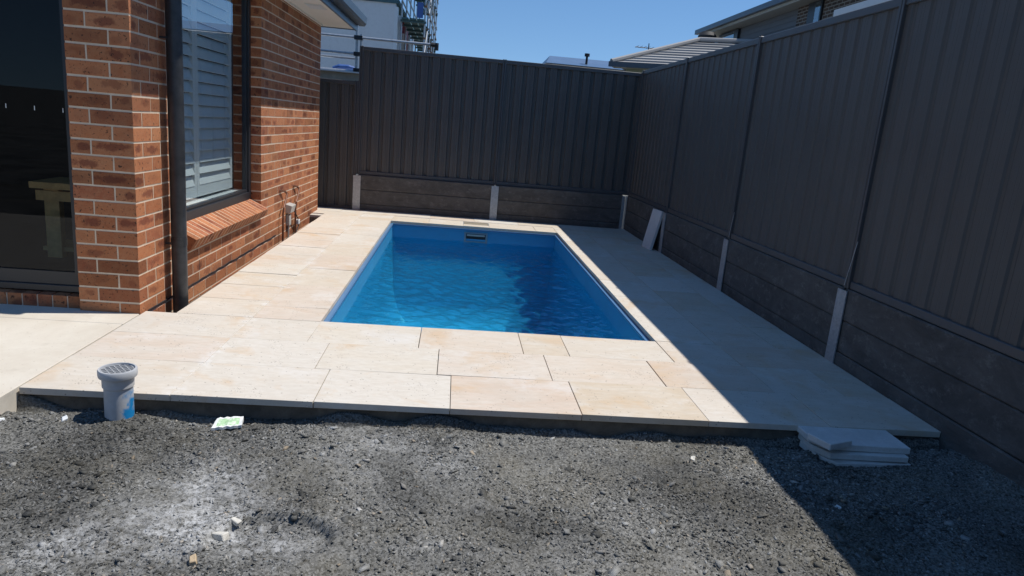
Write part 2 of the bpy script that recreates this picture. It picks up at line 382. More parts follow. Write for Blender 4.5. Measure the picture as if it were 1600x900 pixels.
V = np.stack([GX.ravel(), GY.ravel(), GZ.ravel()], 1); nx, ny = GX.shape; a = (np.arange(nx-1)[:,None]*ny+np.arange(ny-1)[None]).ravel()
tag(fast_mesh('yard_ground', V, np.stack([a, a+ny, a+ny+1, a+1], 1), GRAV, dustf(GX, GY).ravel()), kind='structure')
# loose stones
def stones(n, x0, x1, y0, y1, smin, smax, seed):
    r = np.random.default_rng(seed); x = r.uniform(x0, x1, n); y = y0+(y1-y0)*r.random(n)
    clump = vnoise(x, y, 2.2, 31)+vnoise(x, y, 6, 32); keep = r.random(n) < np.clip(.6+clump, .15, 1); x = x[keep]; y = y[keep]; n = len(x)
    s = smin+(smax-smin)*r.random(n)**4.0
    c = np.array([[-1,-1,-1],[1,-1,-1],[1,1,-1],[-1,1,-1],[-1,-1,1],[1,-1,1],[1,1,1],[-1,1,1]], float)*.5
    P = c[None]*r.uniform(.45, 1.15, (n,8,3)); P *= s[:,None,None]*np.stack([r.uniform(.9,1.5,n), r.uniform(.6,1,n), r.uniform(.22,.55,n)], 1)[:,None,:]
    t = r.uniform(0, 6.283, n); ca, sa = np.cos(t), np.sin(t)
    X = P[:,:,0]*ca[:,None]-P[:,:,1]*sa[:,None]; Y = P[:,:,0]*sa[:,None]+P[:,:,1]*ca[:,None]; tl = r.normal(0, .35, (n,2))
    Z = P[:,:,2]+X*tl[:,0:1]+Y*tl[:,1:2]
    V = np.stack([X+x[:,None], Y+y[:,None], Z+(gh(x, y)+s*.08)[:,None]], 2).reshape(-1, 3)
    f = np.array([[0,3,2,1],[4,5,6,7],[0,1,5,4],[1,2,6,5],[2,3,7,6],[3,0,4,7]])
    Fq = (f[None]+(np.arange(n)*8)[:,None,None]).reshape(-1, 4)
    return V, Fq, np.repeat(dustf(x, y), 8)
V1, F1, D1 = stones(150000, -2.2, 2.45, 1.2, 2.985, .003, .0125, 5); V2, F2, D2 = stones(2600, -2.2, 2.45, 1.2, 2.93, .011, .034, 6)
tag(fast_mesh('loose_stones', np.concatenate([V1, V2]), np.concatenate([F1, F2+len(V1)]), STONE, np.concatenate([D1, D2])), 'loose grey crushed stones strewn over the gravel bed', kind='stuff')

# ------------------------------------------------------------------ paving
pv = MB(); G = .0022; T = .031
def pave(x0, x1, y0, y1):
    dz = random.uniform(-.0012, .0012); tx, ty = random.uniform(-.0012, .0012), random.uniform(-.0012, .0012)
    a, b, c, d = x0+G*random.uniform(.4,1.3), x1-G*random.uniform(.4,1.3), y0+G*.6, y1-G*.6
    pv.hexa([(a,c,-T),(b,c,-T),(b,d,-T),(a,d,-T),(a,c,dz-tx-ty),(b,c,dz+tx-ty),(b,d,dz+tx+ty),(a,d,dz-tx+ty)])
XL = XS+.004; XE = 2.452
rows = [(YF, 3.385, [XL,-1.19,-.57,.045,.662,1.275,1.885,XE]), (3.385, 3.80, [XL,-1.19,-.648,-.028,.578,1.195,1.80,2.2,XE]),
        (3.80, PY0, [XL,-1.19,-.774,-.148,.463,.737,1.37,1.79,2.2,XE])]
for y0, y1, xs in rows:
    for a, b in zip(xs, xs[1:]): pave(a, b, y0, y1)
def column(x0, x1, y0, y1, step, ph):
    y = y0; nxt = y0+ph
    while y < y1-.02:
        e = min(nxt, y1)
        if y1-e < .08: e = y1
        pave(x0, x1, y, e); y = e; nxt = e+step
XW = -1.645
column(XW, -1.19, PY0, 9.02, .406, .406); column(-1.19, PX0, PY0, 9.02, .61, .30)
column(PX1, 1.78, PY0, 9.25, .61, .61); column(1.78, 2.19, PY0, 9.25, .61, .30); column(2.19, XE, PY0, 9.25, .61, .5)
for a, b in zip([PX0,-.3,.149,.485,1.09,PX1],[-.3,.149,.485,1.09,PX1]):
    if (a, b) == (.149, .485): pave(a, b, PY1, 8.99); pave(a, b, 9.24, 9.30)
    else: pave(a, b, PY1, 9.25 if a != -.3 else 9.25)
xx = XL-.35
for b in (-1.75, -1.19, PX0): pave(xx, b, 9.02, 9.30); xx = b
for a, b in zip([-2.2,-1.5,-.9,-.3,.3,.9,1.5,2.1],[-1.5,-.9,-.3,.3,.9,1.5,2.1,XE]): pave(a, b, 9.30, YB-.05)
for a, b in zip([PX1,1.9],[1.9,XE]): pave(a, b, 9.25, 9.30)
tag(pv.build('paving', PAV, bevel=.0012), kind='structure')
sb = MB()
sb.box(XL, XE-.01, YF+.022, PY0-.02, -.30, -T-.001).box(XW+.01, PX0-.015, PY0-.02, 9.02, -.30, -T-.001).box(PX1+.015, XE-.01, PY0-.02, YB-.03, -.30, -T-.001)
sb.box(-2.3, PX1+.015, PY1+.015, YB-.03, -.29, -T-.002)
tag(sb.build('paving_bed', SUBB), kind='structure')
gr_ = MB()
gr_.box(XL+.01, XE-.02, PY0+.0, 9.6, -.2, -.199)
# light grout in the joints away from the front rows
gj = MB(); gj.box(XW+.012, PX0-.02, PY0-.4, 9.03, -T-.0005, -.0035); gj.box(XL+.02, -.7, YF+.05, PY0-.4, -T-.0005, -.0035)
gj.box(PX1+.02, XE-.012, PY0-.3, YB-.06, -T-.0005, -.0045); gj.box(-2.1, PX1+.02, PY1+.02, 8.985, -T-.0006, -.004); gj.box(-2.1, PX1+.02, 9.255, YB-.06, -T-.0006, -.004)
tag(gj.build('joint_grout', concrete_mat('grout', (.45,.41,.35), (.56,.52,.46), 20, .3)), kind='structure')
# patio slab
ps = MB(); ps.box(-8, XS-.006, 1.2, 3.932, -.30, -.001); ps.box(-8, XS-.006, 3.937, 4.20, -.30, -.001)
tag(ps.build('patio_slab', PATIO, bevel=.003), kind='structure')
gp = MB(); gp.box(XS-.007, XW+.02, 4.19, 9.03, -.22, -.13)
tag(gp.build('wall_gap_floor', SUBB), kind='structure')
# recessed skimmer lid
t = thing('skimmer_lid', (.317, 9.115, -.028), 'grey-brown infill lid in the cream paving behind the far end of the pool', 'lid')
part(MB().box(.158, .476, 9.0, 9.228, -.03, -.004), 'lid_plate', concrete_mat('lid_stone', (.20,.175,.13), (.30,.26,.2), 12), t, bevel=.002)
part(MB().box(.149, .157, 8.992, 9.236, -.03, -.002), 'edge_strip', GALV, t); part(MB().box(.477, .485, 8.992, 9.236, -.03, -.002), 'edge_strip', GALV, t)

# ------------------------------------------------------------------ pool
pool = thing('swimming_pool', ((PX0+PX1)/2, (PY0+PY1)/2, -1.4), 'rectangular blue fibreglass plunge pool sunk in cream stone paving', 'pool')
m = MB(); zf = -1.28; i = .018; sl_ = .10
def ring(x0, x1, y0, y1, z): return [(x0,y0,z),(x1,y0,z),(x1,y1,z),(x0,y1,z)]
top = ring(PX0+i, PX1-i, PY0+i, PY1-i, -.034); bot = ring(PX0+i+sl_, PX1-i-sl_, PY0+i+sl_, PY1-i-sl_, zf)
levels = [(i, -.034), (.07, -.85), (.10, -1.0), (.145, -1.12), (.21, -1.21), (.30, -1.262), (.42, zf)]
rings = [ring(PX0+d, PX1-d, PY0+d, PY1-d, z_) for d, z_ in levels]
for A_, B_ in zip(rings, rings[1:]):
    for k in range(4):
        j = (k+1) % 4; m.quad([A_[j], A_[k], B_[k], B_[j]])
m.quad(rings[-1])
sh_ = part(m, 'shell', SHELL, pool)
import bmesh
bm_ = bmesh.new(); bm_.from_mesh(sh_.data); bmesh.ops.remove_doubles(bm_, verts=bm_.verts, dist=.0005); bm_.to_mesh(sh_.data); bm_.free()
sh_.data.polygons.foreach_set('use_smooth', [True]*len(sh_.data.polygons)); sh_.data.set_sharp_from_angle(angle=math.radians(40))
r = MB()
r.box(PX0-.05, PX0+i+.012, PY0-.05, PY1+.05, -.05, -.0335).box(PX1-i-.012, PX1+.05, PY0-.05, PY1+.05, -.05, -.0335)
r.box(PX0+i+.012, PX1-i-.012, PY0-.05, PY0+i+.012, -.05, -.0335).box(PX0+i+.012, PX1-i-.012, PY1-i-.012, PY1+.05, -.05, -.0335)
part(r, 'rim', SHRIM, pool)
sk = MB(); y = PY1-i-.004
sk.box(.165, .465, y-.012, y+.02, -.075, -.092).box(.165, .465, y-.012, y+.02, -.205, -.188).box(.165, .19, y-.012, y+.02, -.188, -.092).box(.44, .465, y-.012, y+.02, -.188, -.092)
part(sk, 'skimmer_frame', simple('skimmer_grey', (.20,.26,.30), .4, 0, .05), pool)
part(MB().box(.19, .44, y-.004, y+.01, -.188, -.092), 'skimmer_mouth', BLACKM, pool)
part(MB().box(.2, .43, y-.012, y-.004, -.122, -.100), 'skimmer_flap', GREYPL, pool)
wz = -.200; gx = np.linspace(PX0+.004, PX1-.004, 270); gy = np.linspace(PY0+.004, PY1-.004, 570); GX, GY = np.meshgrid(gx, gy, indexing='ij')
wr = np.random.default_rng(21); GZ = np.full(GX.shape, wz)
for k in range(60):
    lam = .04*math.exp(wr.uniform(0, 1.9)); th_ = wr.normal(1.3, .9); ph = wr.uniform(0, 6.28)
    env = .4+1.2*np.clip(.5+1.4*vnoise(GX, GY, 1.1, 60+k), 0, 1)
    GZ += env*lam*.0046*np.sin(2*math.pi/lam*(GX*math.cos(th_)+GY*math.sin(th_))+ph+1.5*vnoise(GX, GY, 2, 120+k))
V = np.stack([GX.ravel(), GY.ravel(), GZ.ravel()], 1); nx, ny = GX.shape; a = (np.arange(nx-1)[:,None]*ny+np.arange(ny-1)[None]).ravel()
wo = fast_mesh('water', V, np.stack([a, a+ny, a+ny+1, a+1], 1), WATER, np.zeros(len(V)), True)
tag(wo, kind='structure')

# ------------------------------------------------------------------ brick house (local frame at the pillar foot)
house = thing('brick_house', (XS, 4.15, 0), 'red-brown face brick house with black framed window and cream soffit beside the pool', 'house', rz=-math.radians(.40), keep=True)
CH = .086; BH = .0745; J = .0115
bk = MB(); rs_ = random.Random(3)
def brick(x0, x1, y0, y1, z0, z1):
    e = .0009; q = lambda: rs_.uniform(-e, e)
    bk.hexa([(x0+q(),y0+q(),z0+q()),(x1+q(),y0+q(),z0+q()),(x1+q(),y1+q(),z0+q()),(x0+q(),y1+q(),z0+q()),
             (x0+q(),y0+q(),z1+q()),(x1+q(),y0+q(),z1+q()),(x1+q(),y1+q(),z1+q()),(x0+q(),y1+q(),z1+q())])
WY0, WY1, WZ0 = .70, 2.54, .385; YE = 5.17; ZT = 2.33; PW = .345
zoff = -.018
for c in range(-3, 28):
    z0 = zoff+c*CH; z1 = min(z0+BH, ZT-.002)
    if z0 > ZT-.02: break
    odd = c % 2
    # pillar front face
    if odd: brick(-.23, 0, 0, .11, z0, z1); brick(-PW, -.24, 0, .11, z0, z1); y = .12
    else: brick(-.11, 0, 0, .23, z0, z1); brick(-PW, -.12, 0, .11, z0, z1); y = .24
    open_ = z1 > WZ0
    spans = [(y, WY0), (WY1, YE)] if open_ else [(y, YE)]
    for si, (a, b) in enumerate(spans):
        yy = a
        if si == 1 and odd: brick(-.11, 0, yy, yy+.11, z0, z1); yy += .12
        while yy < b-.03:
            e = min(yy+.23, b)
            brick(-.11, 0, yy, e, z0, z1); yy = e+J
    # end return of the far corner
    brick(-.5, -.12, YE-.11, YE, z0, z1)
part(bk, 'brickwork', BR, house)
mo = MB(); r5 = .0020
mo.box(-PW+r5, -r5, r5, .10, -.3, ZT); mo.box(-.10, -r5, .10, WY0-r5, -.3, ZT); mo.box(-.10, -r5, WY0-r5, WY1+r5, -.3, WZ0-.03)
mo.box(-.10, -r5, WY1+r5, YE-r5, -.3, ZT); mo.box(-.48, -.10, YE-.1, YE-r5, -.3, ZT)
part(mo, 'mortar', MORTAR, house)
# dark membrane line with dust at paving level
dp = MB(); pts = [(.004+.002*math.sin(k*2.1), .1+k*.09, -.004+rs_.uniform(-.004,.004)) for k in range(34)]
dp.tube(pts, .0045, 5); part(dp, 'damp_course', BLACKM, house)
wh = MB()
for yy in (.955, 2.46, 3.42, 4.4): part(MB().box(-.006, .0008, yy, yy+.009, zoff+CH, zoff+CH+BH), 'weep_hole', BLACKM, house)
# door sill bricks on edge
si_ = MB(); xx = -PW-.008
while xx > -4.2:
    si_.hexa([(xx-.076,.035,-.02),(xx,.035,-.02),(xx,.16,-.02),(xx-.076,.16,-.02),(xx-.076,.035,.072),(xx,.035,.072),(xx,.16,.082),(xx-.076,.16,.082)]); xx -= .086
part(si_, 'door_sill', BR, house); part(MB().box(-4.2, -PW, .04, .155, -.3, .069), 'sill_mortar', MORTAR, house)
# window sill of sloping bricks on edge
ws = MB(); yy = WY0+.02
def sillp(y0, y1, sh=0): # cross-section in x,z: back-top, front-top, front-bottom, back-bottom
    p = [(-.10+sh, WZ0+.035-sh*1.6), (.072-sh, WZ0-.050-sh), (.026, WZ0-.127+sh), (-.10+sh, WZ0-.10)]
    return [(q[0], y0, q[1]) for q in p], [(q[0], y1, q[1]) for q in p]
while yy < WY1-.01:
    A, B = sillp(yy, min(yy+.0745, WY1))
    ws.hexa([A[3], A[2], B[2], B[3], A[0], A[1], B[1], B[0]]); yy += .086
part(ws, 'window_sill', BR, house)
A, B = sillp(WY0+.024, WY1-.006, .0012); part(MB().__class__() , 'x', MORTAR, house) if False else None
wm = MB(); wm.hexa([A[3], A[2], B[2], B[3], A[0], A[1], B[1], B[0]]); part(wm, 'sill_mortar', MORTAR, house)
# window
win = MB(); fx0, fx1 = -.145, -.092; wb = .425
win.box(fx0, fx1, WY0, WY0+.055, wb, ZT).box(fx0, fx1, WY1-.055, WY1, wb, ZT).box(fx0, fx1, WY0+.055, WY1-.055, wb-.01, wb+.06)
win.box(fx0-.005, fx1-.018, WY0+.055, WY1-.055, wb+.06, wb+.085).box(fx0-.005, fx1-.018, WY0+.055, WY0+.08, wb+.085, ZT).box(fx0-.005, fx1-.018, WY1-.08, WY1-.055, wb+.085, ZT)
wf = part(win, 'window', ALU, house, bevel=.003)
pq = MB(); pq.quad([(-.125,WY0+.07,wb+.075),(-.125,WY1-.07,wb+.075),(-.125,WY1-.07,ZT),(-.125,WY0+.07,ZT)]); part(pq, 'pane', WIN, wf)
# plantation shutters behind the glass
sh = MB(); sx = -.235; SB = [.70, 1.555, 2.41]
for k in range(2):
    a, b = SB[k], SB[k+1]-.004
    sh.box(sx-.014, sx+.014, a, a+.05, wb+.1, ZT-.05).box(sx-.014, sx+.014, b-.05, b, wb+.1, ZT-.05).box(sx-.014, sx+.014, a+.05, b-.05, wb+.1, wb+.2)
part(sh, 'shutter_frame', WHITE, wf)
lv = MB()
for k in range(2):
    a, b = SB[k]+.052, SB[k+1]-.056; zz = wb+.235
    while zz < ZT-.08:
        c_, s_ = .0455*math.cos(math.radians(66)), .0455*math.sin(math.radians(66))
        lv.hexa([(sx+c_,a,zz-s_),(sx+c_,b,zz-s_),(sx+c_-.009,b,zz-s_-.003),(sx+c_-.009,a,zz-s_-.003),(sx-c_+.004,a,zz+s_),(sx-c_+.004,b,zz+s_),(sx-c_-.005,b,zz+s_),(sx-c_-.005,a,zz+s_)])
        zz += .089
part(lv, 'louvres', WHITE, wf)
part(MB().box(-.235-.12, -.15, WY0, WY1, wb+.03, wb+.075), 'inner_sill', WHITE, wf)
# room shell
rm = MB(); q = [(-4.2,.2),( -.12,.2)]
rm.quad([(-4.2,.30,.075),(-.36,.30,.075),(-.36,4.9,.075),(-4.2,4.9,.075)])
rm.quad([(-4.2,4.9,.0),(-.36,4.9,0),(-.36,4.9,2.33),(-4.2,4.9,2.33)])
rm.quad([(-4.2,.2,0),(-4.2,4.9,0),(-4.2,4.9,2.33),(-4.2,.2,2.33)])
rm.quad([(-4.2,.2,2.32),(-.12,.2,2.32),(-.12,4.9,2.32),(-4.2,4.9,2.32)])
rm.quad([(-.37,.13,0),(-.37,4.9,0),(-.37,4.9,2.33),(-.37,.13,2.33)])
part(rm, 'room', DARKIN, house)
# sliding door
dr = MB(); dz0 = .083
dr.box(-4.2, -PW, .085, .16, dz0, dz0+.04).box(-PW-.025, -PW, .09, .155, dz0+.04, 2.2).box(-4.2, -PW, .075, .16, 2.2, 2.33)
dd = part(dr, 'sliding_door', ALU, house, bevel=.003)
pn = MB(); pn.box(-2.0, -PW-.03, .10, .13, dz0+.041, dz0+.12).box(-PW-.07, -PW-.026, .10, .13, dz0+.12, 2.2).box(-1.28, -1.21, .098, .132, dz0+.13, 2.2)
part(pn, 'door_rail', ALU, dd)
pq = MB(); pq.quad([(-2.6,.115,dz0+.12),(-PW-.06,.115,dz0+.12),(-PW-.06,.115,2.2),(-2.6,.115,2.2)]); part(pq, 'pane', DOORG, dd)
for tx_ in (-.745, -.59, -.435): part(MB().box(tx_-.002, tx_+.002, .1125, .1135, 1.14, 1.165), 'glass_marker', WHITE, dd)
# soffit, fascia, gutter, roof
EY0, EY1 = .10, 5.33
part(MB().box(-.2, .40, EY0, EY1, ZT, ZT+.012), 'soffit', SOFF, house)
part(MB().box(.0005, .022, .0, 5.17, ZT-.018, ZT-.001), 'soffit_bead', SOFF, house)
v = MB(); v.box(.16, .33, 3.50, 3.80, ZT-.006, ZT-.001).box(.185, .305, 3.53, 3.77, ZT-.010, ZT-.006)
part(v, 'soffit_vent', WHITE, house)
part(MB().box(.401, .425, EY0, EY1+.02, ZT-.02, ZT+.16).box(-.3, .401, EY1+.001, EY1+.02, ZT-.01, ZT+.16), 'fascia', GUT, house)
gt = MB(); gt.prism([(.426, ZT+.055), (.50, ZT+.055), (.522, ZT+.085), (.532, ZT+.165), (.515, ZT+.165), (.426, ZT+.15)], EY0-.03, EY1+.10, 'y')
part(gt, 'gutter', GUT, house, bevel=.003)
rf = MB(); rf.hexa([(-4.5,EY0,ZT+.17),(.47,EY0,ZT+.17),(.47,EY1,ZT+.17),(-4.5,EY1,ZT+.17),(-4.5,EY0,4.1),(.46,EY0,ZT+.19),(.46,EY1,ZT+.19),(-4.5,EY1,4.1)])
part(rf, 'roof', TILE, house)
fw = MB(); fw.box(-4.3, -.01, .01, .12, 2.335, 2.6); part(fw, 'gable_wall', BR, house)
# downpipe: hangs on the wall, one round pipe with brackets
dpt = thing('downpipe', (-1.752, 4.572, -.13), 'dark grey round downpipe on the brick wall beside the window', 'downpipe')
o = part(MB().tube([(-1.752,4.572,-.13),(-1.752,4.572,.5),(-1.752,4.572,2.36)], .047, 20), 'pipe', DPIPE, dpt); smooth_angle(o)
o = part(MB().tube([(-1.752,4.572,.352),(-1.752,4.572,.40)], .0495, 20), 'pipe_joint', DPIPE, dpt); smooth_angle(o)
part(MB().box(-1.826, -1.752, 4.53, 4.545, .360, .372), 'bracket', ALU, dpt)
part(MB().box(-1.826, -1.752, 4.53, 4.545, 1.62, 1.632), 'bracket', ALU, dpt)
# ------------------------------------------------------------------ timber trestle inside door
tb = thing('timber_trestle', (-2.55, 5.35, .075), 'pale timber trestle standing in the dark room behind the sliding glass door', 'trestle')
part(MB().box(-2.99, -2.05, 5.15, 5.55, .575, .62), 'top', TIMBER, tb)
part(MB().box(-2.96, -2.1, 5.17, 5.21, .49, .56), 'rail', TIMBER, tb)
for lx in (-2.91, -2.2): part(MB().box(lx, lx+.1, 5.18, 5.24, .075, .575), 'leg', TIMBER, tb)
part(MB().box(-2.95, -2.1, 5.2, 5.5, .12, .15), 'shelf', TIMBER, tb)

# ------------------------------------------------------------------ wall services
def hooked(name, y0, ybend, label, zt):
    t = thing(name, (XS+.05, y0, -.1), label, 'pipe', 'hooked copper pipes on the brick wall')
    x = XS+.062
    o = part(MB().tube([(x,y0,-.12),(x,y0,.20),(x+.004,y0+.01,.26),(x+.006,y0+.10,.34),(x+.006,y0+.15,.40),(x,y0+.15,zt-.03),(x-.01,y0+.10,zt-.005),(x-.03,y0+.0,zt+.01),(x-.05,y0-.01,zt+.012)], .011, 8), 'pipe', COPPER, t)
    smooth_angle(o)
hooked('hooked_pipe', 7.36, .15, 'hooked brown copper pipe nearer the window on the sunlit brick wall', .43)
hooked('hooked_pipe', 7.93, .15, 'hooked brown copper pipe right of the grey socket on the brick wall', .43)
t = thing('power_outlet', (XS+.03, 7.72, .07), 'small grey weatherproof power outlet with white cable low on the brick wall', 'outlet')
b = MB(); y0, y1 = 7.62, 7.80; x0 = XS+.021
b.hexa([(x0,y0,.17),(x0+.055,y0,.17),(x0+.055,y1,.17),(x0,y1,.17),(x0,y0,.27),(x0+.075,y0,.25),(x0+.075,y1,.25),(x0,y1,.27)])
part(b, 'cover', GREYPL, t, bevel=.004)
part(MB().box(x0+.001, x0+.04, 7.65, 7.73, .03, .15), 'isolator', GREYPL, t, bevel=.004)
o = part(MB().tube([(x0+.02,7.69,.03),(x0+.02,7.69,-.12)], .010, 8), 'conduit', GREYPL, t)
o = part(MB().tube([(x0+.05,7.78,.19),(x0+.06,7.86,.14),(x0+.06,7.98,.06),(x0+.06,8.0,-.02),(x0+.05,7.93,-.08)], .006, 6), 'cable', BLACKM, t)
o = part(MB().box(x0+.03, x0+.07, 7.97, 8.04, .0, .055), 'plug', WIREM, t, bevel=.006)

# ------------------------------------------------------------------ fences and retaining walls
def profile(length, pitch=.155):
    pts = []; x = 0
    while x < length-.001:
        for dx, d in ((0,0),(.030,0),(.033,-.002),(.036,0),(.060,0),(.063,-.002),(.066,0),(.100,0),(.112,-.017),(.132,-.017),(.134,-.014),(.138,-.014),(.140,-.017),(.160,-.017),(.172,0)):
            dx *= pitch/.19
            if x+dx <= length: pts.append((x+dx, d))
        x += pitch
    pts.append((length, 0)); return pts
def sheet(prof, along, base, side, z0, z1):
    """corrugated sheet along x ('x') or y ('y'); base is the plane; side = which way faces the yard"""
    m = MB(); n = len(prof)
    def P(p, off, z): d = base+side*(p[1]*1.35+off); return (p[0], d, z) if along == 'x' else (base+side*(p[1]*.6+off), p[0], z)
    b = len(m.v)
    for off in (0, -.003):
        for z in (z0, z1): m.v += [P(p, off, z) for p in prof]
    for k in range(n-1):
        for r in (0, 2):
            q = (b+r*n+k, b+r*n+k+1, b+(r+1)*n+k+1, b+(r+1)*n+k); m.f.append(q if r == 0 else q[::-1]); m.uv += [(0,0)]*4
        m.f.append((b+n+k, b+n+k+1, b+3*n+k+1, b+3*n+k)); m.uv += [(0,0)]*4
    return m
HT = 2.185; HW = .478
def fence(name, along, plane, side, bays, label, hts, hbs, posts=None):
    a0 = bays[0]; loc = (a0, plane, hbs[0]) if along == 'x' else (plane, a0, hbs[0])
    t = thing(name, loc, label, 'fence', 'charcoal steel sheet fences')
    def bx(a, b, d0, d1, z0, z1):
        d0, d1 = sorted((plane+side*d0, plane+side*d1)); a, b = sorted((a, b))
        return MB().box(a, b, d0, d1, z0, z1) if along == 'x' else MB().box(d0, d1, a, b, z0, z1)
    for i in range(len(bays)-1):
        a, b = bays[i], bays[i+1]; ht, hb = hts[i], hbs[i]; lo, hi = min(a, b)+.024, max(a, b)-.024
        pr_ = [(lo+p[0], p[1]) for p in profile(hi-lo)]
        part(sheet(pr_, along, plane, side, hb+.03, ht-.03), 'panel', FENCE, t)
        part(bx(a+(.001 if b>a else -.001), b-(.001 if b>a else -.001), -.036, .016, ht-.05, ht), 'top_rail', FRAIL, t, bevel=.004)
        part(bx(lo, hi, -.036, .014, hb+.002, hb+.05), 'bottom_rail', FRAIL, t, bevel=.004)
    for i, a in enumerate(bays):
        hb = min(hbs[max(i-1, 0)], hbs[min(i, len(hbs)-1)]); ht = max(hts[max(i-1, 0)], hts[min(i, len(hts)-1)])
        p = bx(a-.024, a-.003, -.038, .024, hb, ht+.006); p2 = bx(a+.003, a+.024, -.038, .024, hb, ht+.006); p3 = bx(a-.003, a+.003, -.03, .008, hb, ht)
        for q in (p2, p3):
            n0 = len(p.v); p.v += q.v; p.f += [tuple(n0+k for k in f) for f in q.f]; p.uv += q.uv
        part(p, 'post', FRAIL, t, bevel=.002)
    return t
ys = [YB+.01, 7.83, 5.935, 4.01, 2.07, .13, -1.81, -3.75, -5.69]
FX = XR+.028
fence('steel_fence', 'y', FX, -1, ys, 'long charcoal steel sheet fence on the sleeper wall along the right of the pool', [HT]*8, [HW]*8)
xb = [-1.335, .565, XR+.02]
fence('steel_fence', 'x', YB+.03, -1, xb, 'charcoal steel sheet fence on the sleeper wall behind the far end of the pool', [HT-.03]*2, [HW]*2)
fence('steel_fence', 'x', YB+.032, -1, [-3.3, -1.385], 'lower charcoal steel fence section reaching the ground behind the brick corner', [1.705], [-.02])
def retaining(name, along, plane, side, bays, label, n=4):
    a0 = bays[0]; loc = (a0, plane, -.3) if along == 'x' else (plane, a0, -.3)
    t = thing(name, loc, label, 'retaining wall', 'dark sleeper retaining walls')
    for i in range(len(bays)-1):
        lo, hi = sorted((bays[i], bays[i+1])); lo += .012; hi -= .012
        for k in range(n):
            z1 = HW-.001-k*.2; z0 = z1-.1965; j = random.uniform(-.003, .003)
            d0, d1 = sorted((plane+side*(-.08), plane+side*j)); c = .006*side
            f = plane+side*j; m = MB()
            if along == 'y': m.prism([(f-c*13, z0), (f-c, z0), (f, z0+.008), (f, z1-.008), (f-c, z1), (f-c*13, z1)], lo, hi, 'y')
            else:
                prof = [(f-c*13, z0), (f-c, z0), (f, z0+.008), (f, z1-.008), (f-c, z1), (f-c*13, z1)]
                m.prism(prof, lo, hi, 'x')
            part(m, 'sleeper', SLEEP, t)
    for i, a in enumerate(bays):
        w_ = .05 if not (along == 'x' and i == 2) else .02; d0, d1 = sorted((plane+side*.006, plane+side*.014)); e0, e1 = sorted((plane-side*.09, plane+side*.006))
        m = MB()
        if along == 'y': m.box(d0, d1, a-w_, a+w_, -.3, HW-.012).box(e0, e1, a-.004, a+.004, -.3, HW-.012)
        else: m.box(a-w_, a+w_, d0, d1, -.3, HW-.012).box(a-.004, a+.004, e0, e1, -.3, HW-.012)
        part(m, 'steel_post', GALV, t)
    return t
retaining('retaining_wall', 'y', XR, -1, ys, 'dark concrete sleeper retaining wall with steel posts under the right fence')
retaining('retaining_wall', 'x', YB-.02, -1, [-1.335, .565, XR-.06], 'dark concrete sleeper retaining wall under the fence at the far end')
# unseen yard fence added behind the viewer so the door glass reflects dark
fence('steel_fence', 'x', -5.6, 1, [-6, -4, -2, 0, 2.4], 'unseen charcoal steel fence added behind the viewer to darken the door reflection', [1.8]*4, [-.1]*4)
# neighbour earth behind retained walls
eb = MB(); eb.box(XR+.12, 60, -40, 60, -.3, HW-.12); tag(eb.build('terrain', GRAV), kind='structure')

# ------------------------------------------------------------------ loose objects
# leaning offcut
CUT2 = concrete_mat('grey_travertine', (.58,.57,.55), (.70,.69,.67), 5, .4)
lo_ = thing('leaning_offcut', (2.36, 8.05, 0), 'pale grey stone offcut leaning upright against the right sleeper wall', 'offcut')
m = MB(); A = Vector((2.325,8.20,.001)); B = Vector((2.352,7.93,.001)); tp = Vector((.085,.0,.47)); nn = Vector((.03,.004,-.006))
m.hexa([A, A+nn, B+nn, B, A+tp, A+tp+nn, B+tp+nn+Vector((0,-.02,.0)), B+tp+Vector((0,-.02,0))])
part(m, 'slab', CUT2, lo_, bevel=.002)
# stacked offcuts near the corner
CUT = concrete_mat('sawn_travertine', (.56,.55,.52), (.72,.71,.68), 7, .6)
def offcut(label, x0, x1, y0, y1, z0, z1, rz, cut=0):
    cx, cy = (x0+x1)/2, (y0+y1)/2; hx, hy = (x1-x0)/2, (y1-y0)/2
    m = MB(); pr_ = [(-hx+cut,-hy),(hx,-hy),(hx,hy),(-hx,hy)] if not cut else [(-hx+cut,-hy),(hx,-hy),(hx,hy),(-hx,hy),(-hx,-hy+cut*1.6)]
    m.prism(pr_, 0, z1-z0, 'z')
    o = m.build('stone_offcut', CUT, bevel=.003); o.location = (cx, cy, z0); o.rotation_euler = (random.uniform(-.012,.012), random.uniform(-.012,.012), rz)
    tag(o, label, 'offcut', 'stone offcuts stacked at the paving corner')
gz = -.100
offcut('lowest and widest slab of the stone offcut stack on the gravel', 1.735, 2.155, 2.725, 2.955, gz, gz+.03, .06, .05)
offcut('middle slab of the stone offcut stack on the gravel', 1.725, 2.145, 2.742, 2.958, gz+.0335, gz+.062, -.035, .05)
offcut('broad upper slab carrying the small square piece on the offcut stack', 1.715, 2.165, 2.768, 2.97, gz+.0655, gz+.096, -.02, .05)
offcut('small square stone piece on top of the offcut stack', 1.70, 1.845, 2.715, 2.84, gz+.0985, gz+.129, .38)
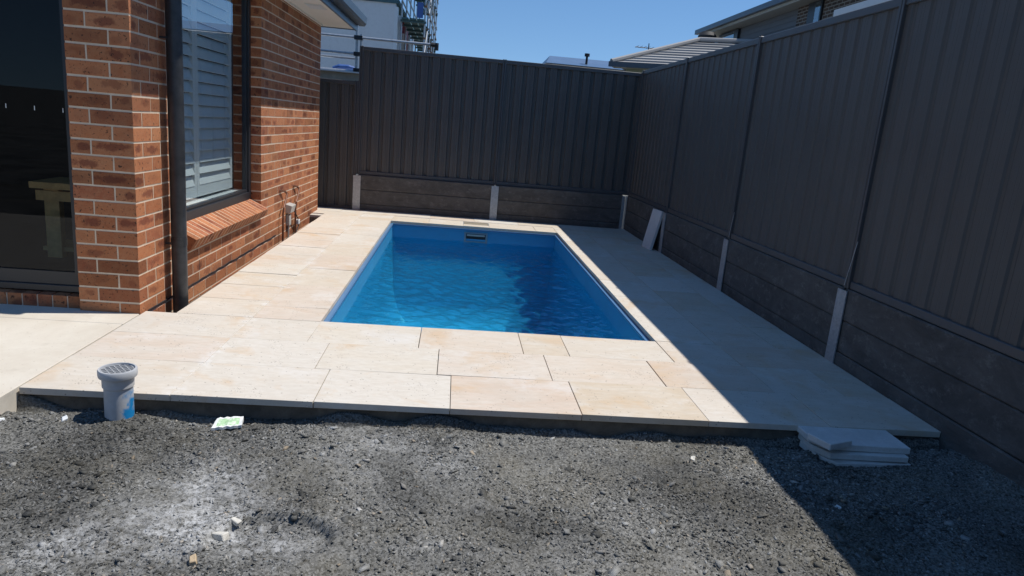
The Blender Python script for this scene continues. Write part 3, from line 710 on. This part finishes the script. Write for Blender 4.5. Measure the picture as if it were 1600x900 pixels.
# drain riser
dt = thing('drain_riser', (-1.43, 3.0, -.16), 'grey plastic drain riser with black grate and blue spray paint in the gravel', 'drain pipe')
X, Y = -1.359, 2.86; DZ = -.066
dt.location = (X, Y, DZ); ORG[dt.name] = (X, Y, DZ)
o = part(MB().lathe([(.050,-.08),(.056,-.08),(.056,.135),(.061,.140),(.062,.185),(.056,.185),(.055,.14),(.050,.135)], (X,Y,DZ), 40), 'pipe', drain_mat(), dt); smooth_angle(o)
o = part(MB().lathe([(.0625,.178),(.073,.184),(.075,.192),(.075,.212),(.072,.217),(.066,.217),(.064,.208),(.0625,.19)], (X,Y,DZ), 40), 'collar', simple('collar_plastic', (.45,.46,.47), .45), dt); smooth_angle(o)
gm = MB(); zt = DZ+.205
for a in (math.radians(40), math.radians(130)):
    d = Vector((math.cos(a), math.sin(a), 0)); n = Vector((-d.y, d.x, 0))
    k = -.06
    while k < .061:
        L = math.sqrt(max(.064**2-k*k, 1e-6)); c = Vector((X,Y,zt if a < 1 else zt-.0015))+n*k
        p = [c-d*L-n*.0024, c+d*L-n*.0024, c+d*L+n*.0024, c-d*L+n*.0024]; up = Vector((0,0,.006))
        gm.hexa(p+[q+up for q in p]); k += .0195
part(gm, 'grate', simple('grate_grey', (.34,.35,.36), .5), dt)
part(MB().lathe([(.0,.12),(.055,.12),(.055,.123),(.0,.123)], (X,Y,DZ), 24), 'inside', BLACKM, dt)
# crushed packet
ct = thing('crushed_packet', (-.905, 2.85, -.07), 'crushed white and green paper packet lying on the gravel near the paving', 'packet')
def packet():
    m = MB(); nx, ny = 9, 4; W, H, Tt = .135, .046, .016; r = random.Random(4)
    jz = [[r.uniform(-.003,.004) for _ in range(ny)] for _ in range(nx)]
    P = lambda i, j, up: (-.905+(i/(nx-1)-.5)*W*.86*(1-.04*j), 2.85+.25*((i/(nx-1)-.5)*W)+(j/(ny-1)-.5)*H*1.15+.002*math.sin(i*2), float(gh(np.array(-.905), np.array(2.83)))+.008+(.012+j*.007 if up else j*.004)+jz[i][j])
    def grid(up):
        for i in range(nx-1):
            for j in range(ny-1):
                q = [P(i,j,up), P(i+1,j,up), P(i+1,j+1,up), P(i,j+1,up)]; m.quad(q if up else q[::-1], ((i/(nx-1),j/(ny-1)),((i+1)/(nx-1),j/(ny-1)),((i+1)/(nx-1),(j+1)/(ny-1)),(i/(nx-1),(j+1)/(ny-1))))
    grid(True); grid(False)
    for i in range(nx-1):
        m.quad([P(i,0,False),P(i+1,0,False),P(i+1,0,True),P(i,0,True)], ((0,0),)*4); m.quad([P(i+1,ny-1,False),P(i,ny-1,False),P(i,ny-1,True),P(i+1,ny-1,True)], ((0,0),)*4)
    for j in range(ny-1):
        m.quad([P(0,j+1,False),P(0,j,False),P(0,j,True),P(0,j+1,True)], ((0,0),)*4); m.quad([P(nx-1,j,False),P(nx-1,j+1,False),P(nx-1,j+1,True),P(nx-1,j,True)], ((0,0),)*4)
    return m
def packet_mat():
    k = NT('printed_paper'); s = k.n('ShaderNodeSeparateXYZ'); k.L(k.coord('UV'), s.inputs[0]); u, v = s.outputs[0], s.outputs[1]
    inb = lambda x, a, b: k.math('MULTIPLY', k.math('GREATER_THAN', x, a), k.math('LESS_THAN', x, b))
    m = k.math('MULTIPLY', inb(u, .12, .88), inb(v, .12, .86)); n = k.noise(60, 4)
    g = k.mix(k.ramp(n, [(.45, 0), (.62, 1)]), (.36,.56,.30), (.66,.74,.58))
    k.base(k.mix(m, (.78,.78,.74), g)).set(.6); return k.m
part(packet(), 'paper', packet_mat(), ct)
# pale rubble bits that can be told apart
def rubble(px, py, s, label, col):
    r = random.Random(int(px*1000)); m = MB(); z = float(gh(np.array(px), np.array(py)))
    p = [((-1 if i in (0,3,4,7) else 1)*s*r.uniform(.35,.6)*1.4, (-1 if i in (0,1,4,5) else 1)*s*r.uniform(.3,.55), (0 if i < 4 else s*r.uniform(.4,.8))) for i in range(8)]
    m.hexa(p); o = m.build('rubble_chip', col, bevel=s*.08); o.location = (px, py, z-.002); o.rotation_euler = (r.uniform(-.2,.2), r.uniform(-.2,.2), r.uniform(0,3))
    tag(o, label, 'rubble', 'pale rubble chips on the gravel')
PALE = simple('pale_rubble', (.60,.57,.50), .8, 0, .15, 40, .4)
SAND = simple('sandy_rubble', (.50,.38,.24), .8, 0, .15, 40, .4)
rubble(-.68, 2.053, .034, 'largest pale chip beside the round patch in the gravel', PALE)
rubble(-.655, 2.13, .024, 'small cream chip on the gravel just behind the round patch', PALE)
rubble(-.706, 1.885, .026, 'sandy chip in the whitish gravel at the bottom left', SAND)
rubble(1.127, 2.727, .022, 'lone white chip on the gravel near the shadow edge', PALE)
rubble(-1.552, 2.80, .024, 'white chip on the gravel in front of the drain riser', WHITE)
rubble(-1.80, 2.78, .026, 'white chip on the gravel at the left below the slab edge', WHITE)
rubble(1.59, 2.347, .016, 'tiny white chip lying in the fence shadow', WHITE)

# ------------------------------------------------------------------ far side: white building with scaffold
def far(p, s): return (p[0]*s, p[1]*s, 1.27+(p[2]-1.27)*s)
s = 1.35
wb_ = thing('rendered_house', far((-3, 18, .5), s)[:2]+(.2,), 'two-storey pale grey rendered house standing beyond the far fence', 'house')
x1 = -1.69*s; y0 = 18*s; zt = 1.27+(3.965-1.27)*s; xe = -10
part(MB().box(xe, x1, y0, y0+.3, .2, zt).box(xe, x1-.25, y0+.301, y0+11, .2, zt), 'wall', RENDER_, wb_)
m = MB(); m.box(x1-.04, x1+.07, y0-.02, y0+.28, .2, zt-.1).box(x1-.24, x1+.16, y0+.4, y0+.6, .2, zt-.3); part(m, 'corner_pier', WHITE, wb_)
part(MB().box(x1-.24, x1+.05, y0+3.6, y0+4.3, .2, zt-.5).box(x1-.24, x1+.05, y0+6.4, y0+7.4, .2, zt-.2), 'side_pier', WHITE, wb_)
part(MB().box(x1-.245, x1-.06, y0+.62, y0+3.5, 1.27+(3.35-1.27)*s, zt-.25), 'red_spandrel', RED, wb_)
part(MB().box(x1-.245, x1-.04, y0+4.4, y0+6.3, 1.27+(3.1-1.27)*s, zt), 'red_spandrel', RED, wb_)
part(MB().box(x1-.245, x1-.12, y0+.62, y0+3.5, .2, 1.27+(3.33-1.27)*s), 'window', ALU, wb_)
part(MB().box(xe, x1+.1, y0-.05, y0+11, zt+.002, zt+.12), 'roof_edge', TEAL, wb_)
# scaffold along its side
sc = thing('scaffold', (x1+.5, y0, .3), 'tall metal scaffold with teal decks against the side of the rendered house', 'scaffold')
PIPE = simple('scaffold_steel', (.42,.44,.46), .4, .6, .2, 20, 0)
xa, xb_ = x1+.18, x1+.95
for ky in range(6):
    yy = y0+.2+ky*1.9
    for xx in (xa, xb_): part(MB().tube([(xx,yy,.3),(xx,yy,8)], .03, 8), 'standard', PIPE, sc)
for zz in (4.45, 6.05):
    for j in range(3): part(MB().box(xa+.03+j*.25, xa+.25+j*.25, y0-.1, y0+10, zz, zz+.05), 'deck', TEAL, sc)
    for ky in range(9): part(MB().box(xa-.02, xb_+.05, y0+ky*1.2, y0+ky*1.2+.06, zz-.07, zz-.004), 'transom', TEAL, sc)
    for xx in (xa, xb_):
        for dz in (.55, 1.0): part(MB().tube([(xx+.03,y0-.2,zz+dz),(xx+.03,y0+10.2,zz+dz)], .025, 6), 'guard_tube', PIPE, sc)
for ky in range(6):
    yy = y0+.2+ky*1.9
    for zz in (3.2, 3.9, 4.4, 4.9, 5.4, 6.0, 6.6):
        part(MB().box(xb_-.035, xb_+.05, yy-.03, yy+.03, zz+.03*ky%.1, zz+.03*ky%.1+.07), 'coupler', ORANGE, sc)
part(MB().tube([(xb_,y0+.2,3.0),(xb_,y0+2.1,4.4),(xb_,y0+4,6.0)], .022, 6), 'brace', PIPE, sc)
part(MB().box(xb_-.25, xb_-.05, y0-.15, y0-.13, 4.52, 5.0), 'blue_sheet', BLUEP, sc)

# edge protection rail just beyond the fence
er = thing('guard_rail', (-1.66, 11.5, 1.75), 'silver scaffold guard rail with timber toe board behind the low fence', 'guard rail')
y = 11.5
part(MB().tube([(-3.2,y,2.44),(-.50,y,2.44)], .021, 10), 'top_tube', PIPE, er)
part(MB().tube([(-3.2,y,2.195),(-1.64,y,2.195)], .021, 10), 'middle_tube', PIPE, er)
part(MB().tube([(-3.2,y+.1,2.13),(-1.64,y+.1,2.13)], .018, 8), 'middle_tube', PIPE, er)
part(MB().tube([(-3.2,y+.05,1.93),(-1.64,y+.05,1.925)], .025, 8), 'lower_tube', PIPE, er)
for xx in (-1.665, -1.595): part(MB().tube([(xx,y+.04,1.2),(xx,y+.04,2.57 if xx < -1.6 else 2.50)], .022, 10), 'upright', PIPE, er)
part(MB().tube([(-.80,y+.04,1.2),(-.80,y+.04,2.50)], .018, 8), 'upright', PIPE, er)
part(MB().tube([(-.42,y,2.36),(-.42,y,2.47)], .03, 8).tube([(-.52,y,2.44),(-.40,y,2.44)], .03, 8), 'end_clamp', BLACKM, er)
for zz in (2.44, 2.195, 1.95): part(MB().box(-1.70, -1.57, y-.03, y+.07, zz-.03, zz+.03), 'coupler', ALU, er)
part(MB().box(-3.2, -1.58, y+.0, y+.04, 1.60, 1.90), 'toe_board', BOARDT, er)
part(MB().box(-3.2, -1.58, y-.06, y+.6, 1.902, 1.922), 'deck_edge', WHITE, er)
t = thing('blue_bundle', (-1.82, y+.25, 1.925), 'blue plastic bundle lying on the plank behind the guard rail', 'bundle')
o = part(MB().tube([(-2.05,y+.2,1.96),(-1.95,y+.2,1.985),(-1.8,y+.2,1.99),(-1.66,y+.2,1.97)], [.03,.05,.045,.03], 10), 'wrap', BLUEP, t)

# ------------------------------------------------------------------ far blue roof
br_ = thing('metal_roof_house', (5, 30, .3), 'distant low house with blue-grey metal roof beyond the far fence', 'house')
m = MB(); m.hexa([(3.3,30,3.6),(9,30,3.7),(9,34,3.7),(3.3,34,3.6),(3.55,30.0,4.10),(9,30,4.16),(9,32,4.55),(3.72,32,4.42)])
m = MB(); m.quad([(3.46,29.9,4.05),(9.2,29.9,4.05),(9.2,32.4,4.60),(3.72,31,4.44)]); m.quad([(3.46,29.9,4.05),(3.72,31,4.44),(3.46,34,4.05)]); m.quad([(3.72,31,4.44),(9.2,32.4,4.60),(9.2,34,4.05),(3.46,34,4.05)]); m.quad([(3.46,29.9,4.049),(3.46,34,4.049),(9.2,34,4.049),(9.2,29.9,4.049)])
part(m, 'roof', BLUER, br_); part(MB().box(3.7, 9, 30.1, 33.8, .3, 4.04), 'wall', RENDER_, br_)
part(MB().tube([(5.25,30.5,4.15),(5.25,30.5,4.53)], .05, 8).tube([(5.25,30.5,4.50),(5.25,30.5,4.62)], .11, 8), 'vent_pipe', BLACKM, br_)

# ------------------------------------------------------------------ tiled roof house (rotated frame)
th = thing('tiled_house', (4.17, 20.0, .3), 'low neighbour house with pale ribbed tile roof and green gable behind the corner', 'house', rz=math.radians(-24), keep=True)
# local: x to the right-away, y away; eave at y=0
ez = 2.98
W = 9; rise = .95; run = 2.3; hip = 2.05
tl = MB(); n = 10
for k in range(n):
    f0, f1 = k/n, (k+1)/n; ya, yb_ = f0*run, f1*run+.05; za, zb = ez+f0*rise, ez+f1*rise
    xa_, xb2 = f0*hip, f1*hip; t_ = .045
    tl.hexa([(xa_,ya,za),(W,ya,za),(W,yb_,zb),(xb2,yb_,zb),(xa_,ya,za+t_),(W,ya,za+t_),(W,yb_,zb+.012),(xb2,yb_,zb+.012)])
part(tl, 'roof_tiles', TILE, th)
part(MB().tube([(-.02,-.03,ez+.05),(hip,run,ez+rise+.08)], .07, 8).tube([(hip,run,ez+rise+.08),(W,run,ez+rise+.08)], .07, 8), 'ridge_cap', TILE, th)
bk2 = MB(); bk2.quad([(0,0,ez),(hip,run,ez+rise),(hip,run+.1,ez+rise),(0,run*2,ez)]); bk2.quad([(hip,run+.05,ez+rise),(W,run+.05,ez+rise),(W,run*2,ez),(0,run*2,ez)])
part(bk2, 'rear_roof', TILE, th)
part(MB().box(-.08, W, -.10, -.02, ez-.10, ez+.04), 'gutter', GUT, th)
part(MB().box(.0, W, -.02, .35, ez-.10, ez-.06), 'soffit', CREAM, th)
part(MB().box(.35, W, .35, 4.3, .3, ez-.10), 'wall', GREENW, th)
t = thing('roof_antenna', (6.18, 24, 3.6), 'small television antenna above the tiled roof behind the corner', 'antenna')
ax, ay = 6.18, 24.0
part(MB().tube([(ax,ay,3.6),(ax,ay,4.42)], .016, 6), 'mast', ALU, t)
m = MB().tube([(ax-.45,ay,4.27),(ax+.35,ay,4.27)], .014, 6)
for k in range(6): m.tube([(ax-.4+k*.13,ay-.25,4.285),(ax-.4+k*.13,ay+.25,4.285)], .008, 5)
part(m, 'boom', ALU, t)

# ------------------------------------------------------------------ right neighbour two-storey house
rh = thing('two_storey_house', (9, 18, .3), 'two-storey neighbour house with grey weatherboards and wide cream eave above the right fence', 'house')
ez = 5.14
rf = MB(); rf.prism([(8.5,ez+.17),(8.5,ez+.02),(12.5,ez+.02),(12.5,ez+1.9)], 12, 26.0, 'y'); part(rf, 'roof', TILE, rh)
part(MB().box(8.38, 8.5, 12, 26.15, ez+.02, ez+.17), 'gutter', GUT, rh)
part(MB().box(8.505, 8.56, 12, 26.0, ez-.06, ez+.018), 'fascia', CREAM, rh)
part(MB().box(8.56, 9.2, 12, 26.0, ez-.05, ez-.02), 'soffit', CREAM, rh)
wl = MB(); zz = .3
while zz < ez-.05:
    z2 = min(zz+.15, ez-.051)
    wl.hexa([(8.985,19.3,zz),(12,19.3,zz),(12,25.3,zz),(8.985,25.3,zz),(9.0,19.3,z2),(12,19.3,z2),(12,25.3,z2),(9.0,25.3,z2)]); zz += .15
part(wl, 'weatherboard_wall', BOARD, rh)
DB = NT('dark_brown_brick'); bt = DB.n('ShaderNodeTexBrick'); mp = DB.n('ShaderNodeCombineXYZ'); sx_ = DB.n('ShaderNodeSeparateXYZ'); DB.L(DB.coord(), sx_.inputs[0])
DB.L(sx_.outputs[1], mp.inputs[0]); DB.L(sx_.outputs[2], mp.inputs[1]); DB.L(mp.outputs[0], bt.inputs[0])
bt.inputs['Scale'].default_value = 1; bt.inputs['Brick Width'].default_value = .24; bt.inputs['Row Height'].default_value = .086; bt.inputs['Mortar Size'].default_value = .012
bt.inputs['Color1'].default_value = (.06,.04,.03,1); bt.inputs['Color2'].default_value = (.12,.075,.05,1); bt.inputs['Mortar'].default_value = (.3,.28,.24,1)
DB.base(bt.outputs[0]).set(.85)
part(MB().box(8.96, 12, 12, 19.3, .3, ez-.051), 'brick_wall', DB.m, rh)
part(MB().box(8.9, 8.958, 17.9, 18.6, 3.4, ez-.06), 'window', ALU, rh)
part(MB().box(8.885, 8.899, 17.95, 18.2, 3.4, ez-.1), 'pane', WIN, rh)
part(MB().box(8.9, 8.983, 23.3, 24.9, 3.5, ez-.08), 'window', ALU, rh)
part(MB().box(8.885, 8.899, 23.6, 24.7, 3.5, ez-.14), 'pane', WIN, rh)
t = thing('roof_cowl', (8.3, 24.6, 4.1), 'dark round roof cowl under the end of the neighbour eave', 'roof cowl')
o = part(MB().lathe([(.0,.5),(.22,.5),(.3,.62),(.3,.78),(.2,.9),(.0,.92)], (8.0,23.6,4.0), 16), 'cowl', BLACKM, t); smooth_angle(o)
part(MB().tube([(8.0,23.6,3.6),(8.0,23.6,4.55)], .1, 8), 'neck', BLACKM, t)
# its lower tiled roof in front
lr = thing('lower_tiled_roof', (7.0, 20, .3), 'pale ribbed tile roof slope rising to the neighbour eave over the right fence', 'roof')
m = MB()
for k in range(8):
    f0, f1 = k/8, (k+1)/8
    xA, xB = 6.0+f0*2.6, 6.0+f1*2.6+.04; zA, zB = 3.35+f0*1.0, 3.35+f1*1.0
    m.hexa([(xA,19.0,zA),(xB,19.0,zB),(xB,23.4,zB),(xA,23.4,zA),(xA,19.0,zA+.05),(xB,19.0,zB+.012),(xB,23.4,zB+.012),(xA,23.4,zA+.05)])
part(m, 'roof_tiles', TILE, lr)
part(MB().box(6.3, 8.8, 19.2, 23.2, .3, 3.3), 'wall', CREAM, lr)
# blue-white metal awning just beyond the right fence
aw = thing('metal_awning', (4.6, 9.5, .3), 'pale metal awning edge showing above the right fence below the brick wall', 'awning')
m = MB(); m.hexa([(5.5,6.2,3.26),(7.2,6.2,3.1),(7.2,10.5,3.1),(5.5,10.5,3.26),(5.5,6.2,3.36),(7.2,6.2,3.2),(7.2,10.5,3.2),(5.5,10.5,3.36)])
part(m, 'roof_sheet', BLUER, aw); part(MB().box(5.42, 5.499, 6.2, 10.5, 3.28, 3.37), 'edge_trim', WHITE, aw)
for yy in (6.4, 10.2): part(MB().box(5.55, 5.62, yy, yy+.07, .3, 3.25), 'post', WHITE, aw)

for (y0_, z0_, y1_, z1_), lb in (((5.85, .72, 5.87, .50), 'farther of the two thin bright wires leaning on the right fence'), ((3.95, .78, 3.99, .50), 'thin bright wire leaning on the right fence above the nearest steel post')):
    o = MB().tube([(XR-.012, y0_, z0_), (XR-.016, (y0_+y1_)/2, (z0_+z1_)/2), (XR-.02, y1_, z1_)], .0022, 6).build('loose_wire', GALV)
    tag(o, lb, 'wire', 'loose wires at the fence foot')
